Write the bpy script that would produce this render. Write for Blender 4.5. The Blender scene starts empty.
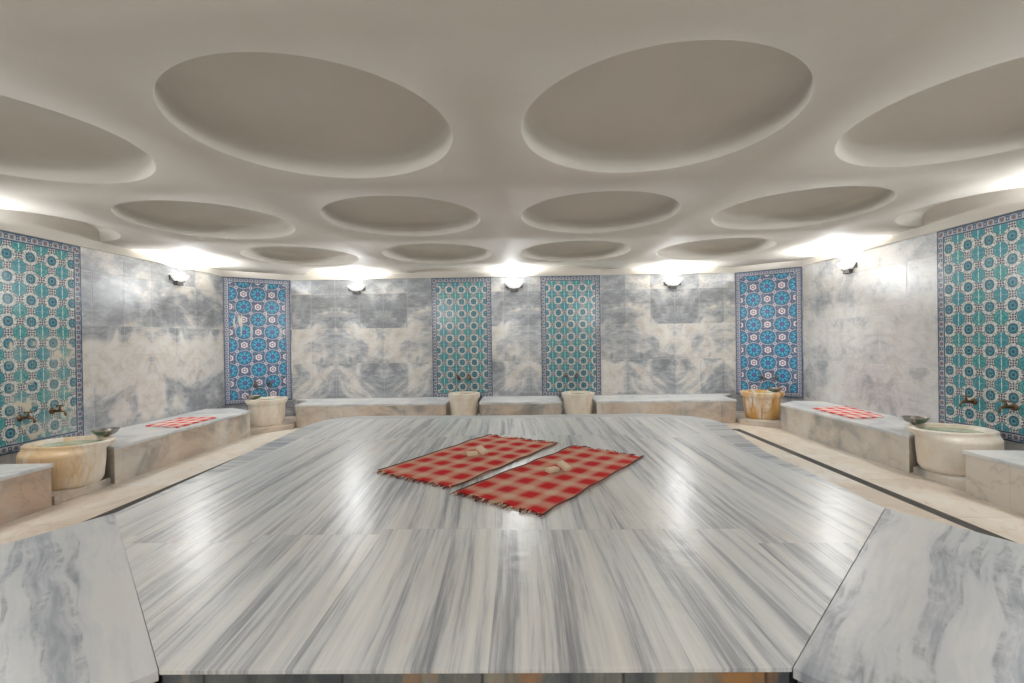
import bpy, bmesh, math, random
from mathutils import Vector, Matrix
random.seed(7)
PI = math.pi
col = bpy.context.scene.collection

# ------------------------------------------------------------------ node expression helper
class NT:
    def __init__(s, name):
        s.m = bpy.data.materials.new(name); s.m.use_nodes = True
        s.nt = s.m.node_tree; s.nt.nodes.clear()
        s.out = s.nt.nodes.new('ShaderNodeOutputMaterial')
        s.b = s.nt.nodes.new('ShaderNodeBsdfPrincipled')
        s.nt.links.new(s.b.outputs[0], s.out.inputs[0])
    def node(s, t): return s.nt.nodes.new(t)
    def put(s, inp, v):
        if isinstance(v, V): s.nt.links.new(v.s, inp)
        elif isinstance(v, bpy.types.NodeSocket): s.nt.links.new(v, inp)
        elif isinstance(v, (tuple, list)):
            v = tuple(v)
            if inp.type == 'RGBA' and len(v) == 3: v = v + (1,)
            inp.default_value = v
        else:
            if inp.type == 'RGBA': v = (v, v, v, 1)
            inp.default_value = v
    def math(s, op, a, b=0.0, c=0.0):
        n = s.node('ShaderNodeMath'); n.operation = op
        s.put(n.inputs[0], a); s.put(n.inputs[1], b); s.put(n.inputs[2], c)
        return V(s, n.outputs[0])
    def pos(s):
        g = s.node('ShaderNodeNewGeometry'); x = s.node('ShaderNodeSeparateXYZ')
        s.nt.links.new(g.outputs['Position'], x.inputs[0])
        return V(s, x.outputs[0]), V(s, x.outputs[1]), V(s, x.outputs[2])
    def objc(s):
        g = s.node('ShaderNodeTexCoord'); x = s.node('ShaderNodeSeparateXYZ')
        s.nt.links.new(g.outputs['Object'], x.inputs[0])
        return V(s, x.outputs[0]), V(s, x.outputs[1]), V(s, x.outputs[2])
    def rnd(s):
        g = s.node('ShaderNodeObjectInfo'); return V(s, g.outputs['Random'])
    def vec(s, x, y, z=0.0):
        n = s.node('ShaderNodeCombineXYZ'); s.put(n.inputs[0], x); s.put(n.inputs[1], y); s.put(n.inputs[2], z)
        return n.outputs[0]
    def noise(s, vec, scale=1.0, detail=4.0, rough=.5, dist=0.0, lac=2.0):
        n = s.node('ShaderNodeTexNoise'); s.put(n.inputs['Vector'], vec); s.put(n.inputs['Scale'], scale)
        s.put(n.inputs['Detail'], detail); s.put(n.inputs['Roughness'], rough); s.put(n.inputs['Distortion'], dist); s.put(n.inputs['Lacunarity'], lac)
        return V(s, n.outputs[0])
    def white(s, x, y=0.0, z=0.0):
        n = s.node('ShaderNodeTexWhiteNoise'); s.put(n.inputs['Vector'], s.vec(x, y, z)); return V(s, n.outputs[0])
    def ramp(s, f, stops):
        n = s.node('ShaderNodeValToRGB'); s.put(n.inputs[0], f)
        e = n.color_ramp.elements
        while len(e) < len(stops): e.new(0.5)
        for el, (p, c) in zip(e, stops):
            el.position = p; el.color = (tuple(c) + (1,)) if not isinstance(c, (int, float)) else (c, c, c, 1)
        return V(s, n.outputs[0])
    def mix(s, f, a, b):
        n = s.node('ShaderNodeMix'); n.data_type = 'RGBA'
        s.put(n.inputs[0], f); s.put(n.inputs[6], a); s.put(n.inputs[7], b)
        return V(s, n.outputs[2])
    def set(s, color=None, rough=None, metal=None, spec=None, bump=None, bd=.005, **k):
        if color is not None: s.put(s.b.inputs['Base Color'], color)
        if rough is not None: s.put(s.b.inputs['Roughness'], rough)
        if metal is not None: s.put(s.b.inputs['Metallic'], metal)
        if spec is not None: s.put(s.b.inputs['Specular IOR Level'], spec)
        for a, v in k.items(): s.put(s.b.inputs[a.replace('_', ' ')], v)
        if bump is not None:
            n = s.node('ShaderNodeBump'); s.put(n.inputs['Height'], bump); n.inputs['Distance'].default_value = bd
            s.nt.links.new(n.outputs[0], s.b.inputs['Normal'])
        return s.m
class V:
    def __init__(s, n, sock): s.n = n; s.s = sock
    def __add__(s, o): return s.n.math('ADD', s, o)
    __radd__ = __add__
    def __sub__(s, o): return s.n.math('SUBTRACT', s, o)
    def __rsub__(s, o): return s.n.math('SUBTRACT', o, s)
    def __mul__(s, o): return s.n.math('MULTIPLY', s, o)
    __rmul__ = __mul__
    def __truediv__(s, o): return s.n.math('DIVIDE', s, o)
    def __abs__(s): return s.n.math('ABSOLUTE', s)
    def abs(s): return abs(s)
    def floor(s): return s.n.math('FLOOR', s)
    def fract(s): return s.n.math('FRACT', s)
    def pp(s, w): return s.n.math('PINGPONG', s, w)
    def min(s, o): return s.n.math('MINIMUM', s, o)
    def max(s, o): return s.n.math('MAXIMUM', s, o)
    def pow(s, o): return s.n.math('POWER', s, o)
    def sqrt(s): return s.n.math('SQRT', s)
    def sin(s): return s.n.math('SINE', s)
    def cos(s): return s.n.math('COSINE', s)
    def atan2(s, o): return s.n.math('ARCTAN2', s, o)
    def clamp(s):
        n = s.n.math('ADD', s, 0.0); n.s.node.use_clamp = True; return n
    def lt(s, e, soft=.02):          # 1 where s < e, soft edge
        n = s.n.node('ShaderNodeMapRange'); s.n.put(n.inputs[0], s)
        n.inputs[1].default_value = e - soft; n.inputs[2].default_value = e + soft
        n.inputs[3].default_value = 1; n.inputs[4].default_value = 0
        return V(s.n, n.outputs[0])
    def gt(s, e, soft=.02): return 1.0 - s.lt(e, soft)

def L(r, g, b):   # sRGB 0-255 to linear
    f = lambda c: (c/255/12.92) if c/255 <= .04045 else ((c/255+.055)/1.055)**2.4
    return (f(r), f(g), f(b))

# ------------------------------------------------------------------ materials
def mat_plain(name, c, rough=.5, metal=0, **k):
    n = NT(name); return n.set(color=c, rough=rough, metal=metal, **k)

def mat_plaster():
    n = NT('painted_plaster'); x, y, z = n.pos()
    v = n.vec(x, y, z)
    a = n.noise(v, 1.6, 5, .55); b = n.noise(v, 14, 3, .5)
    c = n.ramp(a, [(.3, L(203, 197, 187)), (.7, L(209, 204, 195))])
    return n.set(color=c, rough=.75, spec=.2, bump=b, bd=.0012)

def mat_wall(name, udir, u0, seed, darkb=0.0, warm=1.0, zprof=None, tw=.425, th=.612, contrast=1.0):
    """book-matched veined grey marble tiles; udir horizontal direction along the wall"""
    n = NT(name); x, y, z = n.pos()
    u = x*udir[0] + y*udir[1] - u0
    v = z + .385
    iu = (u/tw).floor(); iv = (v/th).floor()
    r = n.white(iu, iv, seed)
    pu = u.pp(tw*2)
    # large drifting pattern + book-matched pattern
    big = n.noise(n.vec(u*.55, v*1.0, seed*3.1), 1.0, 5, .55, 1.2)
    bm = n.noise(n.vec(pu*1.0 + v*.35, v*1.0 + iv*.37, seed*1.7), 2.1, 6, .56, .9)
    f = big*.42 + bm*.68 + (r-.5)*.09 + darkb - .02
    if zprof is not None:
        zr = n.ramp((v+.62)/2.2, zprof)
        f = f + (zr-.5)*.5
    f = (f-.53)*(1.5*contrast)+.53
    veins = abs(n.noise(n.vec(pu*1.1+v*.6, v*1.9, seed+9.0), 2.6, 7, .62, 1.4)-.5)
    grey = n.ramp(n.noise(n.vec(pu*3+v, v*7, seed), 2.2, 5, .6, .6), [(.3, L(140, 146, 152)), (.5, L(170, 174, 179)), (.72, L(194, 197, 199))])
    cream = n.ramp(n.noise(n.vec(pu*2, v*2.2, seed+4), 3, 5, .6), [(.3, L(204, 197, 187)), (.5, L(219, 215, 208)), (.75, L(223, 222, 220))])
    if warm < .5:
        cream = n.ramp(n.noise(n.vec(pu*2, v*2.2, seed+4), 3, 5, .6), [(.3, L(204, 202, 197)), (.5, L(216, 214, 211)), (.75, L(222, 221, 220))])
    k = n.ramp(f, [(.46, 0.0), (.53, .42), (.57, .8), (.64, 1.0)])
    c = n.mix(k, grey, cream)
    c = n.mix(veins.lt(.022, .02)*.30*(1.15-k*.6), c, L(128, 126, 124) if warm < .5 else L(132, 124, 116))
    dk = f.lt(.39, .07)
    c = n.mix(dk*.5, c, L(106, 109, 113))
    # joints
    ju = abs((u/tw).fract()-.5).gt(.4925, .004); jv = abs((v/th).fract()-.5).gt(.495, .003)
    jj = ju.max(jv)
    c = n.mix(jj*.45, c, L(208, 207, 204))
    return n.set(color=c, rough=.30, spec=.42, bump=(1.0-jj), bd=.0015)

def mat_bench(name, bias=0.0, tint=L(212, 184, 156), tk=.45, seed=0.0):
    n = NT(name); x, y, z = n.pos()
    u = x + y
    r = n.white((u/.62).floor(), seed)
    v = n.vec(x, y, z*1.2+seed)
    a = n.noise(v, 1.7, 5, .52, .7)
    f = a + (r-.5)*.12 + bias
    c = n.ramp(f, [(.32, L(122, 124, 124)), (.42, L(158, 157, 154)), (.50, L(196, 191, 183)), (.60, L(214, 206, 195)), (.75, L(222, 218, 211))])
    tv = n.noise(n.vec(x, y, z*1.0+seed+5), 1.5, 4, .55, .4)
    c = n.mix(tv.gt(.48, .12)*tk, c, tint)
    veins = abs(n.noise(n.vec(x, y, z*1.5+7), 2.0, 5, .55, .8)-.5)
    c = n.mix(veins.lt(.012, .012)*.22, c, L(130, 120, 108))
    j = abs((u/.62).fract()-.5).gt(.495, .003)
    c = n.mix(j*.3, c, L(160, 150, 138))
    return n.set(color=c, rough=.36, spec=.45)

def mat_seat():
    n = NT('pale_marble'); x, y, z = n.pos()
    a = n.noise(n.vec(x*1.2, y*1.2, z), 2.0, 6, .6, 1.0)
    c = n.ramp(a, [(.35, L(186, 190, 194)), (.5, L(212, 213, 213)), (.65, L(226, 225, 222))])
    return n.set(color=c, rough=.3, spec=.5)

def mat_walkway():
    n = NT('beige_marble_floor'); x, y, z = n.pos()
    a = n.noise(n.vec(x*1.3, y*.8, 0), 1.8, 6, .6, .8)
    iu = (y/.95+.3).floor(); r = n.white(iu, (x/2.6).floor())
    c = n.ramp(a+(r-.5)*.22, [(.34, L(216, 202, 186)), (.5, L(230, 220, 206)), (.66, L(236, 231, 223))])
    j = abs((y/.95+.3).fract()-.5).gt(.496, .002)
    c = n.mix(j*.55, c, L(178, 152, 124))
    veins = abs(n.noise(n.vec(x, y*.6, 5), 2.4, 6, .6, 1.2)-.5)
    c = n.mix(veins.lt(.014, .014)*.3, c, L(190, 160, 130))
    return n.set(color=c, rough=.33, spec=.45)

def mat_striped(name, ang=0.0, seed=0.0, bluish=0.0, su=1.0, slabs=True, warp=.03):
    n = NT(name); x, y, z = n.pos()
    ca, sa = math.cos(ang), math.sin(ang)
    u = x*ca + y*sa; w = y*ca - x*sa
    if slabs:
        pw = .62
        iu = (u/pw+.18).floor(); off = n.white(iu, 3.0)
        iw = ((w-2.5)/2.4 + off*.1).floor(); r = n.white(iu, iw, 1.0)
    else:
        r = V(n, n.node('ShaderNodeValue').outputs[0]); off = r
    wv = n.noise(n.vec(u*.5, w*.45, seed), 1.0, 0, .5)
    uu = u + (wv-.5)*warp*4 + r*3.7*(1 if slabs else 0)
    if slabs: uu = uu + w*(n.white(iu, iw, 7.0)-.5)*.10
    s1 = n.noise(n.vec(uu*1.0, w*.025, seed+r*5), 7*su, 3, .6)
    s2 = n.noise(n.vec(uu*1.0, w*.02, seed+2), 21*su, 4, .62)
    s3 = n.noise(n.vec(uu*1.0, w*.04, seed+4), 75*su, 3, .6)
    f = s1*.42 + s2*.42 + s3*.22
    f = (f-.53)*1.6+.53
    c = n.ramp(f, [(.25, L(122, 127, 134)), (.37, L(156, 160, 166)), (.45, L(188, 191, 194)), (.52, L(216, 218, 218)), (.68, L(234, 234, 231))])
    wm = n.noise(n.vec(u*1.1, w*.5, seed+11), 1.3, 4, .6)
    c = n.mix(wm.gt(.55, .1)*.22, c, n.ramp(f, [(.35, L(150, 140, 128)), (.6, L(214, 200, 178))]))
    rs = n.noise(n.vec(uu*2, w*.8, seed+21), 2.5, 4, .6)
    c = n.mix(rs.gt(.66, .05)*.25, c, L(206, 166, 112))
    c = n.mix(bluish, c, L(150, 160, 172))
    if slabs:
        j = abs((u/pw+.18).fract()-.5).gt(.4975, .0015).max(abs(((w-2.5)/2.4+off*.1).fract()-.5).gt(.499, .0007))
        c = n.mix(j*.2, c, L(160, 154, 144))
    return n.set(color=c, rough=.30, spec=.34, bump=n.noise(n.vec(x, y, .37), 9, 3, .5), bd=.003)

def mat_slab(name, ang, seed):
    n = NT(name); x, y, z = n.pos()
    ca, sa = math.cos(ang), math.sin(ang)
    u = x*ca + y*sa; w = y*ca - x*sa
    wp = n.noise(n.vec(u*.8, w*.9, seed), 1.3, 2, .5)
    uu = u + (wp-.5)*.16
    s1 = n.noise(n.vec(uu, w*.06, seed), 5.0, 4, .6)
    s2 = n.noise(n.vec(uu, w*.14, seed+3), 22, 5, .65)
    f = s1*.75 + s2*.3
    c = n.ramp(f, [(.36, L(134, 140, 150)), (.43, L(168, 173, 181)), (.49, L(202, 204, 207)), (.60, L(218, 218, 217)), (.72, L(218, 217, 213))])
    thin = abs(s1-.44).lt(.010, .014)*n.noise(n.vec(uu, w, seed+6), 8, 5, .7).gt(.5, .08)
    c = n.mix(thin*.65, c, L(104, 108, 120))
    return n.set(color=c, rough=.30, spec=.34, bump=n.noise(n.vec(x, y, .37), 9, 3, .5), bd=.003)

def mat_base():
    n = NT('dark_marble_side'); x, y, z = n.pos()
    u = x + y
    a = n.noise(n.vec(x*4, y*4, z*1.0), 1.6, 6, .65, .5)
    r = n.white((u/.43).floor(), 2.0)
    c = n.ramp(a+(r-.5)*.3, [(.35, L(70, 76, 82)), (.5, L(104, 108, 108)), (.62, L(140, 138, 128)), (.75, L(160, 150, 132))])
    rs = n.noise(n.vec(x*2, y*2, z*.6), 2.5, 4, .6)
    c = n.mix(rs.gt(.60, .04)*.8, c, L(178, 124, 62))
    j = abs((u/.43).fract()-.5).gt(.49, .005)
    c = n.mix(j*.8, c, L(40, 40, 40))
    return n.set(color=c, rough=.35)

def mat_basin(name, stain=.3, amber=L(222, 182, 118), seed=0.0):
    n = NT(name); x, y, z = n.objc()
    a = n.noise(n.vec(x, y, z*.45+seed), 4.0, 5, .55, .5)
    c = n.ramp(a, [(.35, L(220, 204, 182)), (.5, L(230, 220, 205)), (.7, L(236, 231, 222))])
    th = n.math('ARCTAN2', y, x)
    st = n.noise(n.vec(th*1.0, z*.8, seed), 1.5, 4, .55, .3)
    c = n.mix(st.gt(.66-stain*.32, .07)*min(1.0, stain+.25), c, amber)
    dk = n.noise(n.vec(th*1.7, z*.9+4, seed), 3.0, 4, .6, .4)
    c = n.mix(dk.gt(.64, .05)*min(1.0, stain*1.2), c, L(168, 112, 48))
    v = abs(n.noise(n.vec(x, y, z*.6), 3.5, 6, .6, 1.0)-.5)
    c = n.mix(v.lt(.010, .012)*.5*(stain+.2), c, L(170, 118, 66))
    return n.set(color=c, rough=.32, spec=.45)

def panelcoords(n, origin, udir):
    x, y, z = n.pos()
    u = (x-origin[0])*udir[0] + (y-origin[1])*udir[1]
    return u, z-origin[2]

def border_mix(n, c, u, v, w, h, bw, per, field, ringc, dotc, line):
    """adds the framed border band around a w x h panel (u, v from its lower left corner)"""
    du = u.min(w-u); dv = v.min(h-v); d = du.min(dv)
    horiz = (du-dv).gt(0, .0005)            # 1 along top and bottom
    t = u*horiz + v*(1.0-horiz)
    s = ((t/per).fract()-.5)*per; q = d-bw*.5
    rr = (s*s+q*q).sqrt()
    bc = n.mix(n.noise(n.vec(u, v, 1), 60, 3, .5), field, tuple(a*1.25 for a in field))
    s2 = (((t/per)+.5).fract()-.5)*per; r2 = (s2*s2+q*q).sqrt()
    bc = n.mix(r2.lt(per*.17, .002), bc, line)
    bc = n.mix(r2.lt(per*.08, .002), bc, ringc)
    bc = n.mix(rr.lt(per*.34, .002), bc, ringc)
    bc = n.mix(rr.lt(per*.22, .002), bc, field)
    bc = n.mix(rr.lt(per*.12, .002), bc, dotc)
    e = abs(d-.006).lt(.0065, .001).max(abs(d-(bw-.008)).lt(.006, .001)).max(abs(d-bw*.26).lt(.002, .001))
    bc = n.mix(e, bc, line)
    bc = n.mix(abs(d-(bw-.017)).lt(.003, .001), bc, ringc)
    return n.mix(d.lt(bw, .0008), c, bc)

def mat_teal(name, origin, udir, w, h, seed=0.0, wear=0.0, cell=.2125):
    n = NT(name); u, v = panelcoords(n, origin, udir)
    bw = .085
    gu = (u-w*.5)/cell; gv = (v-bw)/cell
    ax = abs((gu+.0).fract()-.5); ay = abs((gv+.5).fract()-.5)      # medallion centre at ax=ay=0
    bx = abs((gu+.5).fract()-.5); by = abs(gv.fract()-.5)            # second centre, offset half a cell
    wv = n.noise(n.vec(u, v, seed), 46, 2, .5)
    ro = n.white((gu).floor(), (gv+.5).floor(), seed)
    teal = n.mix(wv.gt(.5, .1), L(28, 132, 134), L(82, 168, 164))
    teal = n.mix(ro.gt(.5, .2)*.5, teal, L(38, 132, 156))
    deep = n.mix(wv.gt(.5, .1), L(16, 84, 112), L(34, 122, 134))
    white = L(214, 217, 212); navy = L(38, 44, 84); maroon = L(120, 66, 66); olive = L(70, 84, 78)
    # ogee lattice : diagonal leafy strokes
    dg = abs(ax+ay-.5); along = abs(ax-ay)
    c = n.mix(n.noise(n.vec(u, v, seed+.3), 85, 2, .5).gt(.53, .03)*.75, white, L(88, 116, 126))
    c = n.mix(dg.lt(.040, .012)*along.gt(.14, .02)*along.lt(.34, .02), c, olive)
    dA = (ax*ax*1.15+ay*ay).sqrt() + (ax*ay)*.9
    wob = (((ay.atan2(ax))*6.0).cos())*.018
    dA = dA + wob
    c = n.mix(dA.lt(.375, .012), c, navy)
    c = n.mix(dA.lt(.345, .012), c, teal)
    c = n.mix((ax.lt(.016, .008))*dA.lt(.30, .01), c, L(220, 235, 230))
    c = n.mix(abs(dA-.17).lt(.014, .008), c, L(20, 96, 120))
    dB = (bx*bx*1.2+by*by).sqrt() + bx*by*.7
    wob2 = (((by.atan2(bx))*4.0).cos())*.014
    dB = dB + wob2
    c = n.mix(dB.lt(.268, .012), c, white)
    c = n.mix(dB.lt(.252, .012), c, navy)
    c = n.mix(dB.lt(.222, .012), c, deep)
    c = n.mix(abs(dB-.11).lt(.014, .01), c, L(90, 170, 170))
    c = n.mix(dB.lt(.05, .012), c, navy)
    # dots half way
    ex = ax; ey = abs(gv.fract()-.5)
    d1 = (ex*ex+ey*ey).sqrt(); fx = bx; d2 = (fx*fx+ay*ay).sqrt()
    for d_, p_, q_ in ((d1, ex, ey), (d2, fx, ay)):
        k1 = (p_*p_+(q_-.105)*(q_-.105)).sqrt(); k2 = ((p_-.105)*(p_-.105)+q_*q_).sqrt()
        kk = k1.min(k2)
        c = n.mix(kk.lt(.062, .012), c, white)
        c = n.mix(kk.lt(.046, .012), c, navy)
        c = n.mix(d_.lt(.045, .01), c, maroon)
    if wear > 0:
        wn = n.noise(n.vec(u*1.0, v, seed+5), 5.0, 3, .5)
        lo = (v/h).lt(.62, .1)*(u/w).gt(.22, .1)
        c = n.mix((wn*lo).gt(.60, .03)*wear, c, L(214, 205, 182))
        hz = n.noise(n.vec(u, v, seed+8), 3, 4, .6)*lo
        c = n.mix(hz.gt(.5, .12)*.35*wear, c, L(206, 206, 196))
    c = n.mix(.07, c, L(196, 202, 202))
    # tile joints
    jj = abs((gu*.5).fract()-.5).gt(.494, .003).max(abs((gv*.5).fract()-.5).gt(.494, .003))
    c = n.mix(jj*.35, c, L(200, 204, 200))
    c = border_mix(n, c, u, v, w, h, bw, .105, L(122, 134, 148), L(182, 186, 188), L(142, 96, 92), L(60, 78, 104))
    return n.set(color=c, rough=.20, spec=.5, bump=n.noise(n.vec(u, v, 2), 7, 2, .5), bd=.004)

def mat_blue(name, origin, udir, w, h, seed=0.0, streak=0.0):
    n = NT(name); u, v = panelcoords(n, origin, udir)
    cell = .425; bw = .085
    gu = (u-w*.5)/cell; gv = (v-.13)/cell
    ax = (gu+.5).fract()-.5; ay = (gv+.5).fract()-.5
    bx = gu.fract()-.5; by = gv.fract()-.5
    rA = (ax*ax+ay*ay).sqrt(); rB = (bx*bx+by*by).sqrt()
    rC = (ax*ax+by*by).sqrt(); rD = (bx*bx+ay*ay).sqrt()
    bg = n.mix(n.noise(n.vec(u, v, seed), 70, 3, .6).gt(.5, .05), L(50, 62, 102), L(96, 104, 132))
    dots = n.noise(n.vec(u, v, seed+1), 38, 2, .5)
    c = n.mix(dots.gt(.64, .03), bg, L(196, 196, 206))
    c = n.mix(dots.lt(.42, .03), c, L(46, 140, 168))
    for (px, py, r) in ((ax, ay, rA), (bx, by, rB)):
        th = px.atan2(py)
        pet = (th*8.0).cos()
        rr = r - pet*.012
        c = n.mix(abs(r-.292).lt(.012, .008), c, L(186, 190, 206))
        c = n.mix(rr.lt(.255, .008), c, L(36, 60, 112))
        pc = n.mix(pet.gt(-.35, .2), L(16, 100, 150), L(34, 156, 188))
        c = n.mix(rr.lt(.235, .008), c, pc)
        c = n.mix(abs(r-.125).lt(.016, .008)*pet.gt(0, .3), c, L(120, 206, 226))
        c = n.mix(r.lt(.075, .008), c, L(34, 70, 160))
        c = n.mix(r.lt(.035, .008), c, L(150, 90, 100))
    for (px, py, r) in ((ax, by, rC), (bx, ay, rD)):
        th = px.atan2(py); rr = r-(th*6.0).cos()*.010
        c = n.mix(rr.lt(.140, .006), c, L(70, 60, 110))
        c = n.mix(rr.lt(.122, .006), c, L(226, 222, 226))
        c = n.mix(abs(r-.055).lt(.016, .006), c, L(110, 74, 110))
    qx = ((gu*2+.0).fract())-.5; qy = ((gv*2+.0).fract())-.5
    rq = (qx*qx+qy*qy).sqrt()
    c = n.mix(rq.lt(.165, .015), c, L(66, 64, 110))
    c = n.mix(rq.lt(.135, .015), c, L(202, 206, 214))
    c = n.mix(rq.lt(.06, .015), c, L(90, 120, 170))
    if streak > 0:
        sn = n.noise(n.vec(u*6.5, v*1.3, seed+3), 1.6, 2, .5)
        c = n.mix(sn.gt(.66, .02)*(v/h).gt(.55, .1)*streak, c, L(226, 226, 214))
    c = n.mix(.08, c, L(190, 200, 210))
    c = border_mix(n, c, u, v, w, h, bw, .075, L(128, 138, 156), L(190, 194, 200), L(140, 100, 108), L(64, 76, 106))
    return n.set(color=c, rough=.2, spec=.5, bump=n.noise(n.vec(u, v, 2), 7, 2, .5), bd=.004)

def mat_towel(name, light, red, per=.155):
    n = NT(name); x, y, z = n.objc()
    a = (x/per).fract(); b = (y/(per*.86)).fract()
    sa = abs(a-.5).lt(.29, .11); sb = abs(b-.5).lt(.29, .11)
    th = n.noise(n.vec(x*40, y*4, 0), 5, 3, .6); th2 = n.noise(n.vec(x*4, y*40, 0), 5, 3, .6)
    full = sa*sb; half = (sa+sb)*.5
    f = (half*.62+full*.38 + (th-.5)*.3 + (th2-.5)*.3).clamp()
    c = n.ramp(f, [(.0, light), (.32, tuple(l*.62+r*.38 for l, r in zip(light, red))), (.62, tuple(l*.32+r*.68 for l, r in zip(light, red))), (.95, red)])
    dots = n.noise(n.vec(x, y, 0), 120, 2, .5)
    return n.set(color=c, rough=.95, spec=.1, bump=dots+th*.5, bd=.003)

M = {}
M['plaster'] = mat_plaster()
C0x, C0y = -.17, 3.62
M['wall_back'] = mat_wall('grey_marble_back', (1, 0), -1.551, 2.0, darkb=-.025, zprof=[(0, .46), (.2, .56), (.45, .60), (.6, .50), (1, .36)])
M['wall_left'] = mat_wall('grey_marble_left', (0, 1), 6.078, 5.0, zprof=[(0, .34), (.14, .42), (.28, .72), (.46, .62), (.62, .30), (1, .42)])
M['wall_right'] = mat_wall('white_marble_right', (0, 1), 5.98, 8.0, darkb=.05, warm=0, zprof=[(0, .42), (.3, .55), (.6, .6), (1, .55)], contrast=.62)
M['bench'] = mat_bench('veined_beige_marble', .0)
M['bench_left'] = mat_bench('warm_beige_marble', .03, L(208, 176, 146), .5, 2.0)
M['bench_right'] = mat_bench('pale_grey_marble', .03, L(206, 196, 182), .4, 6.0)
M['bench_cream'] = mat_bench('cream_marble_side', .18, L(218, 206, 190), .5, 3.0)
M['bench_pink'] = mat_bench('pinkish_brown_marble', -.02, L(198, 164, 136), .7, 11.0)
M['seat'] = mat_seat()
M['walk'] = mat_walkway()
M['striped'] = mat_striped('striped_grey_marble', 0, 1.0)
M['border'] = mat_striped('bluish_border_marble', PI/2, 4.0, bluish=.22, slabs=False, su=.8)
M['slab_l'] = mat_slab('grey_veined_slab', PI/4, 3.0)
M['slab_r'] = mat_slab('blue_grey_veined_slab', -PI/4, 8.0)
M['base'] = mat_base()
M['gutter'] = mat_plain('wet_gutter_stone', L(150, 148, 144), .5)
M['white'] = mat_plain('frosted_white_glass', L(236, 236, 234), .3, Emission_Color=(1, .99, .98, 1), Emission_Strength=.55)
M['iron'] = mat_plain('dark_grey_metal', L(96, 94, 92), .45, .6)
M['brass'] = mat_plain('tarnished_brass', L(116, 92, 70), .35, .85)
M['chrome'] = mat_plain('dull_chrome', L(120, 116, 112), .28, .9)
M['tin'] = mat_plain('tinned_copper', L(168, 164, 158), .25, .95)
M['soap'] = mat_plain('cream_soap', L(226, 206, 178), .55)
M['fringe'] = mat_plain('dark_red_fringe', L(120, 40, 36), .95)
M['fringe2'] = mat_plain('beige_fringe', L(206, 178, 148), .95)
M['hem'] = mat_plain('dark_hem_thread', L(96, 70, 58), .95)
M['towel'] = mat_towel('red_check_cloth', L(216, 182, 156), L(204, 46, 48), per=.215)
M['towel2'] = mat_towel('pale_red_check_cloth', L(236, 222, 216), L(214, 84, 78), per=.17)
def mat_water():
    n = NT('green_water'); x, y, z = n.objc()
    c = n.ramp(n.noise(n.vec(x, y, 0), 5, 3, .5), [(.3, L(118, 146, 122)), (.7, L(158, 180, 156))])
    return n.set(color=c, rough=.06, spec=.5, bump=n.noise(n.vec(x, y, 0), 14, 2, .5), bd=.002)
M['water'] = mat_water()
def mat_bulb():
    n = NT('lit_bulb'); return n.set(color=(1, 1, 1), rough=.5, Emission_Color=(1, .98, .95, 1), Emission_Strength=14.0)
M['bulb'] = mat_bulb()

# ------------------------------------------------------------------ mesh helpers
def link(o, parent=None):
    col.objects.link(o)
    if parent: o.parent = parent
    return o
def obj(name, bm, m, parent=None, smooth=False, loc=(0, 0, 0), rz=0):
    me = bpy.data.meshes.new(name)
    bmesh.ops.recalc_face_normals(bm, faces=bm.faces[:])
    bm.to_mesh(me); bm.free()
    for mm in (m if isinstance(m, (list, tuple)) else [m]): me.materials.append(mm)
    if smooth:
        for p in me.polygons: p.use_smooth = True
    o = bpy.data.objects.new(name, me); o.location = loc; o.rotation_euler.z = rz
    return link(o, parent)
def sharp(o, deg=35):
    for p in o.data.polygons: p.use_smooth = True
    bm = bmesh.new(); bm.from_mesh(o.data)
    for e in bm.edges:
        if len(e.link_faces) == 2 and e.calc_face_angle(0) > math.radians(deg): e.smooth = False
    bm.to_mesh(o.data); bm.free()
def bevel(o, w=.006, seg=2, ang=40):
    b = o.modifiers.new('bevel', 'BEVEL'); b.width = w; b.segments = seg; b.limit_method = 'ANGLE'; b.angle_limit = math.radians(ang)
    return o
def thing(name, loc, rz=0, **k):
    o = bpy.data.objects.new(name, None); o.empty_display_size = .1
    o.location = loc; o.rotation_euler.z = rz
    col.objects.link(o); return tag(o, **k)
def tag(o, label=None, cat=None, group=None, kind=None):
    if label: o['label'] = label
    if cat: o['category'] = cat
    if group: o['group'] = group
    if kind: o['kind'] = kind
    return o
def struct(name, bm, m, **k):
    o = obj(name, bm, m, **k); o['kind'] = 'structure'; return o
def box(bm, x0, x1, y0, y1, z0, z1, mi=0):
    vs = [bm.verts.new((x, y, z)) for z in (z0, z1) for y in (y0, y1) for x in (x0, x1)]
    for f in ((0, 1, 3, 2), (4, 6, 7, 5), (0, 4, 5, 1), (2, 3, 7, 6), (0, 2, 6, 4), (1, 5, 7, 3)):
        fa = bm.faces.new([vs[i] for i in f]); fa.material_index = mi
def prism(bm, pts, z0, z1, mi=0):
    a = [bm.verts.new((x, y, z0)) for x, y in pts]; b = [bm.verts.new((x, y, z1)) for x, y in pts]
    n = len(pts)
    fs = [bm.faces.new(a[::-1]), bm.faces.new(b)]
    for i in range(n): fs.append(bm.faces.new((a[i], a[(i+1) % n], b[(i+1) % n], b[i])))
    for f in fs: f.material_index = mi
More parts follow.
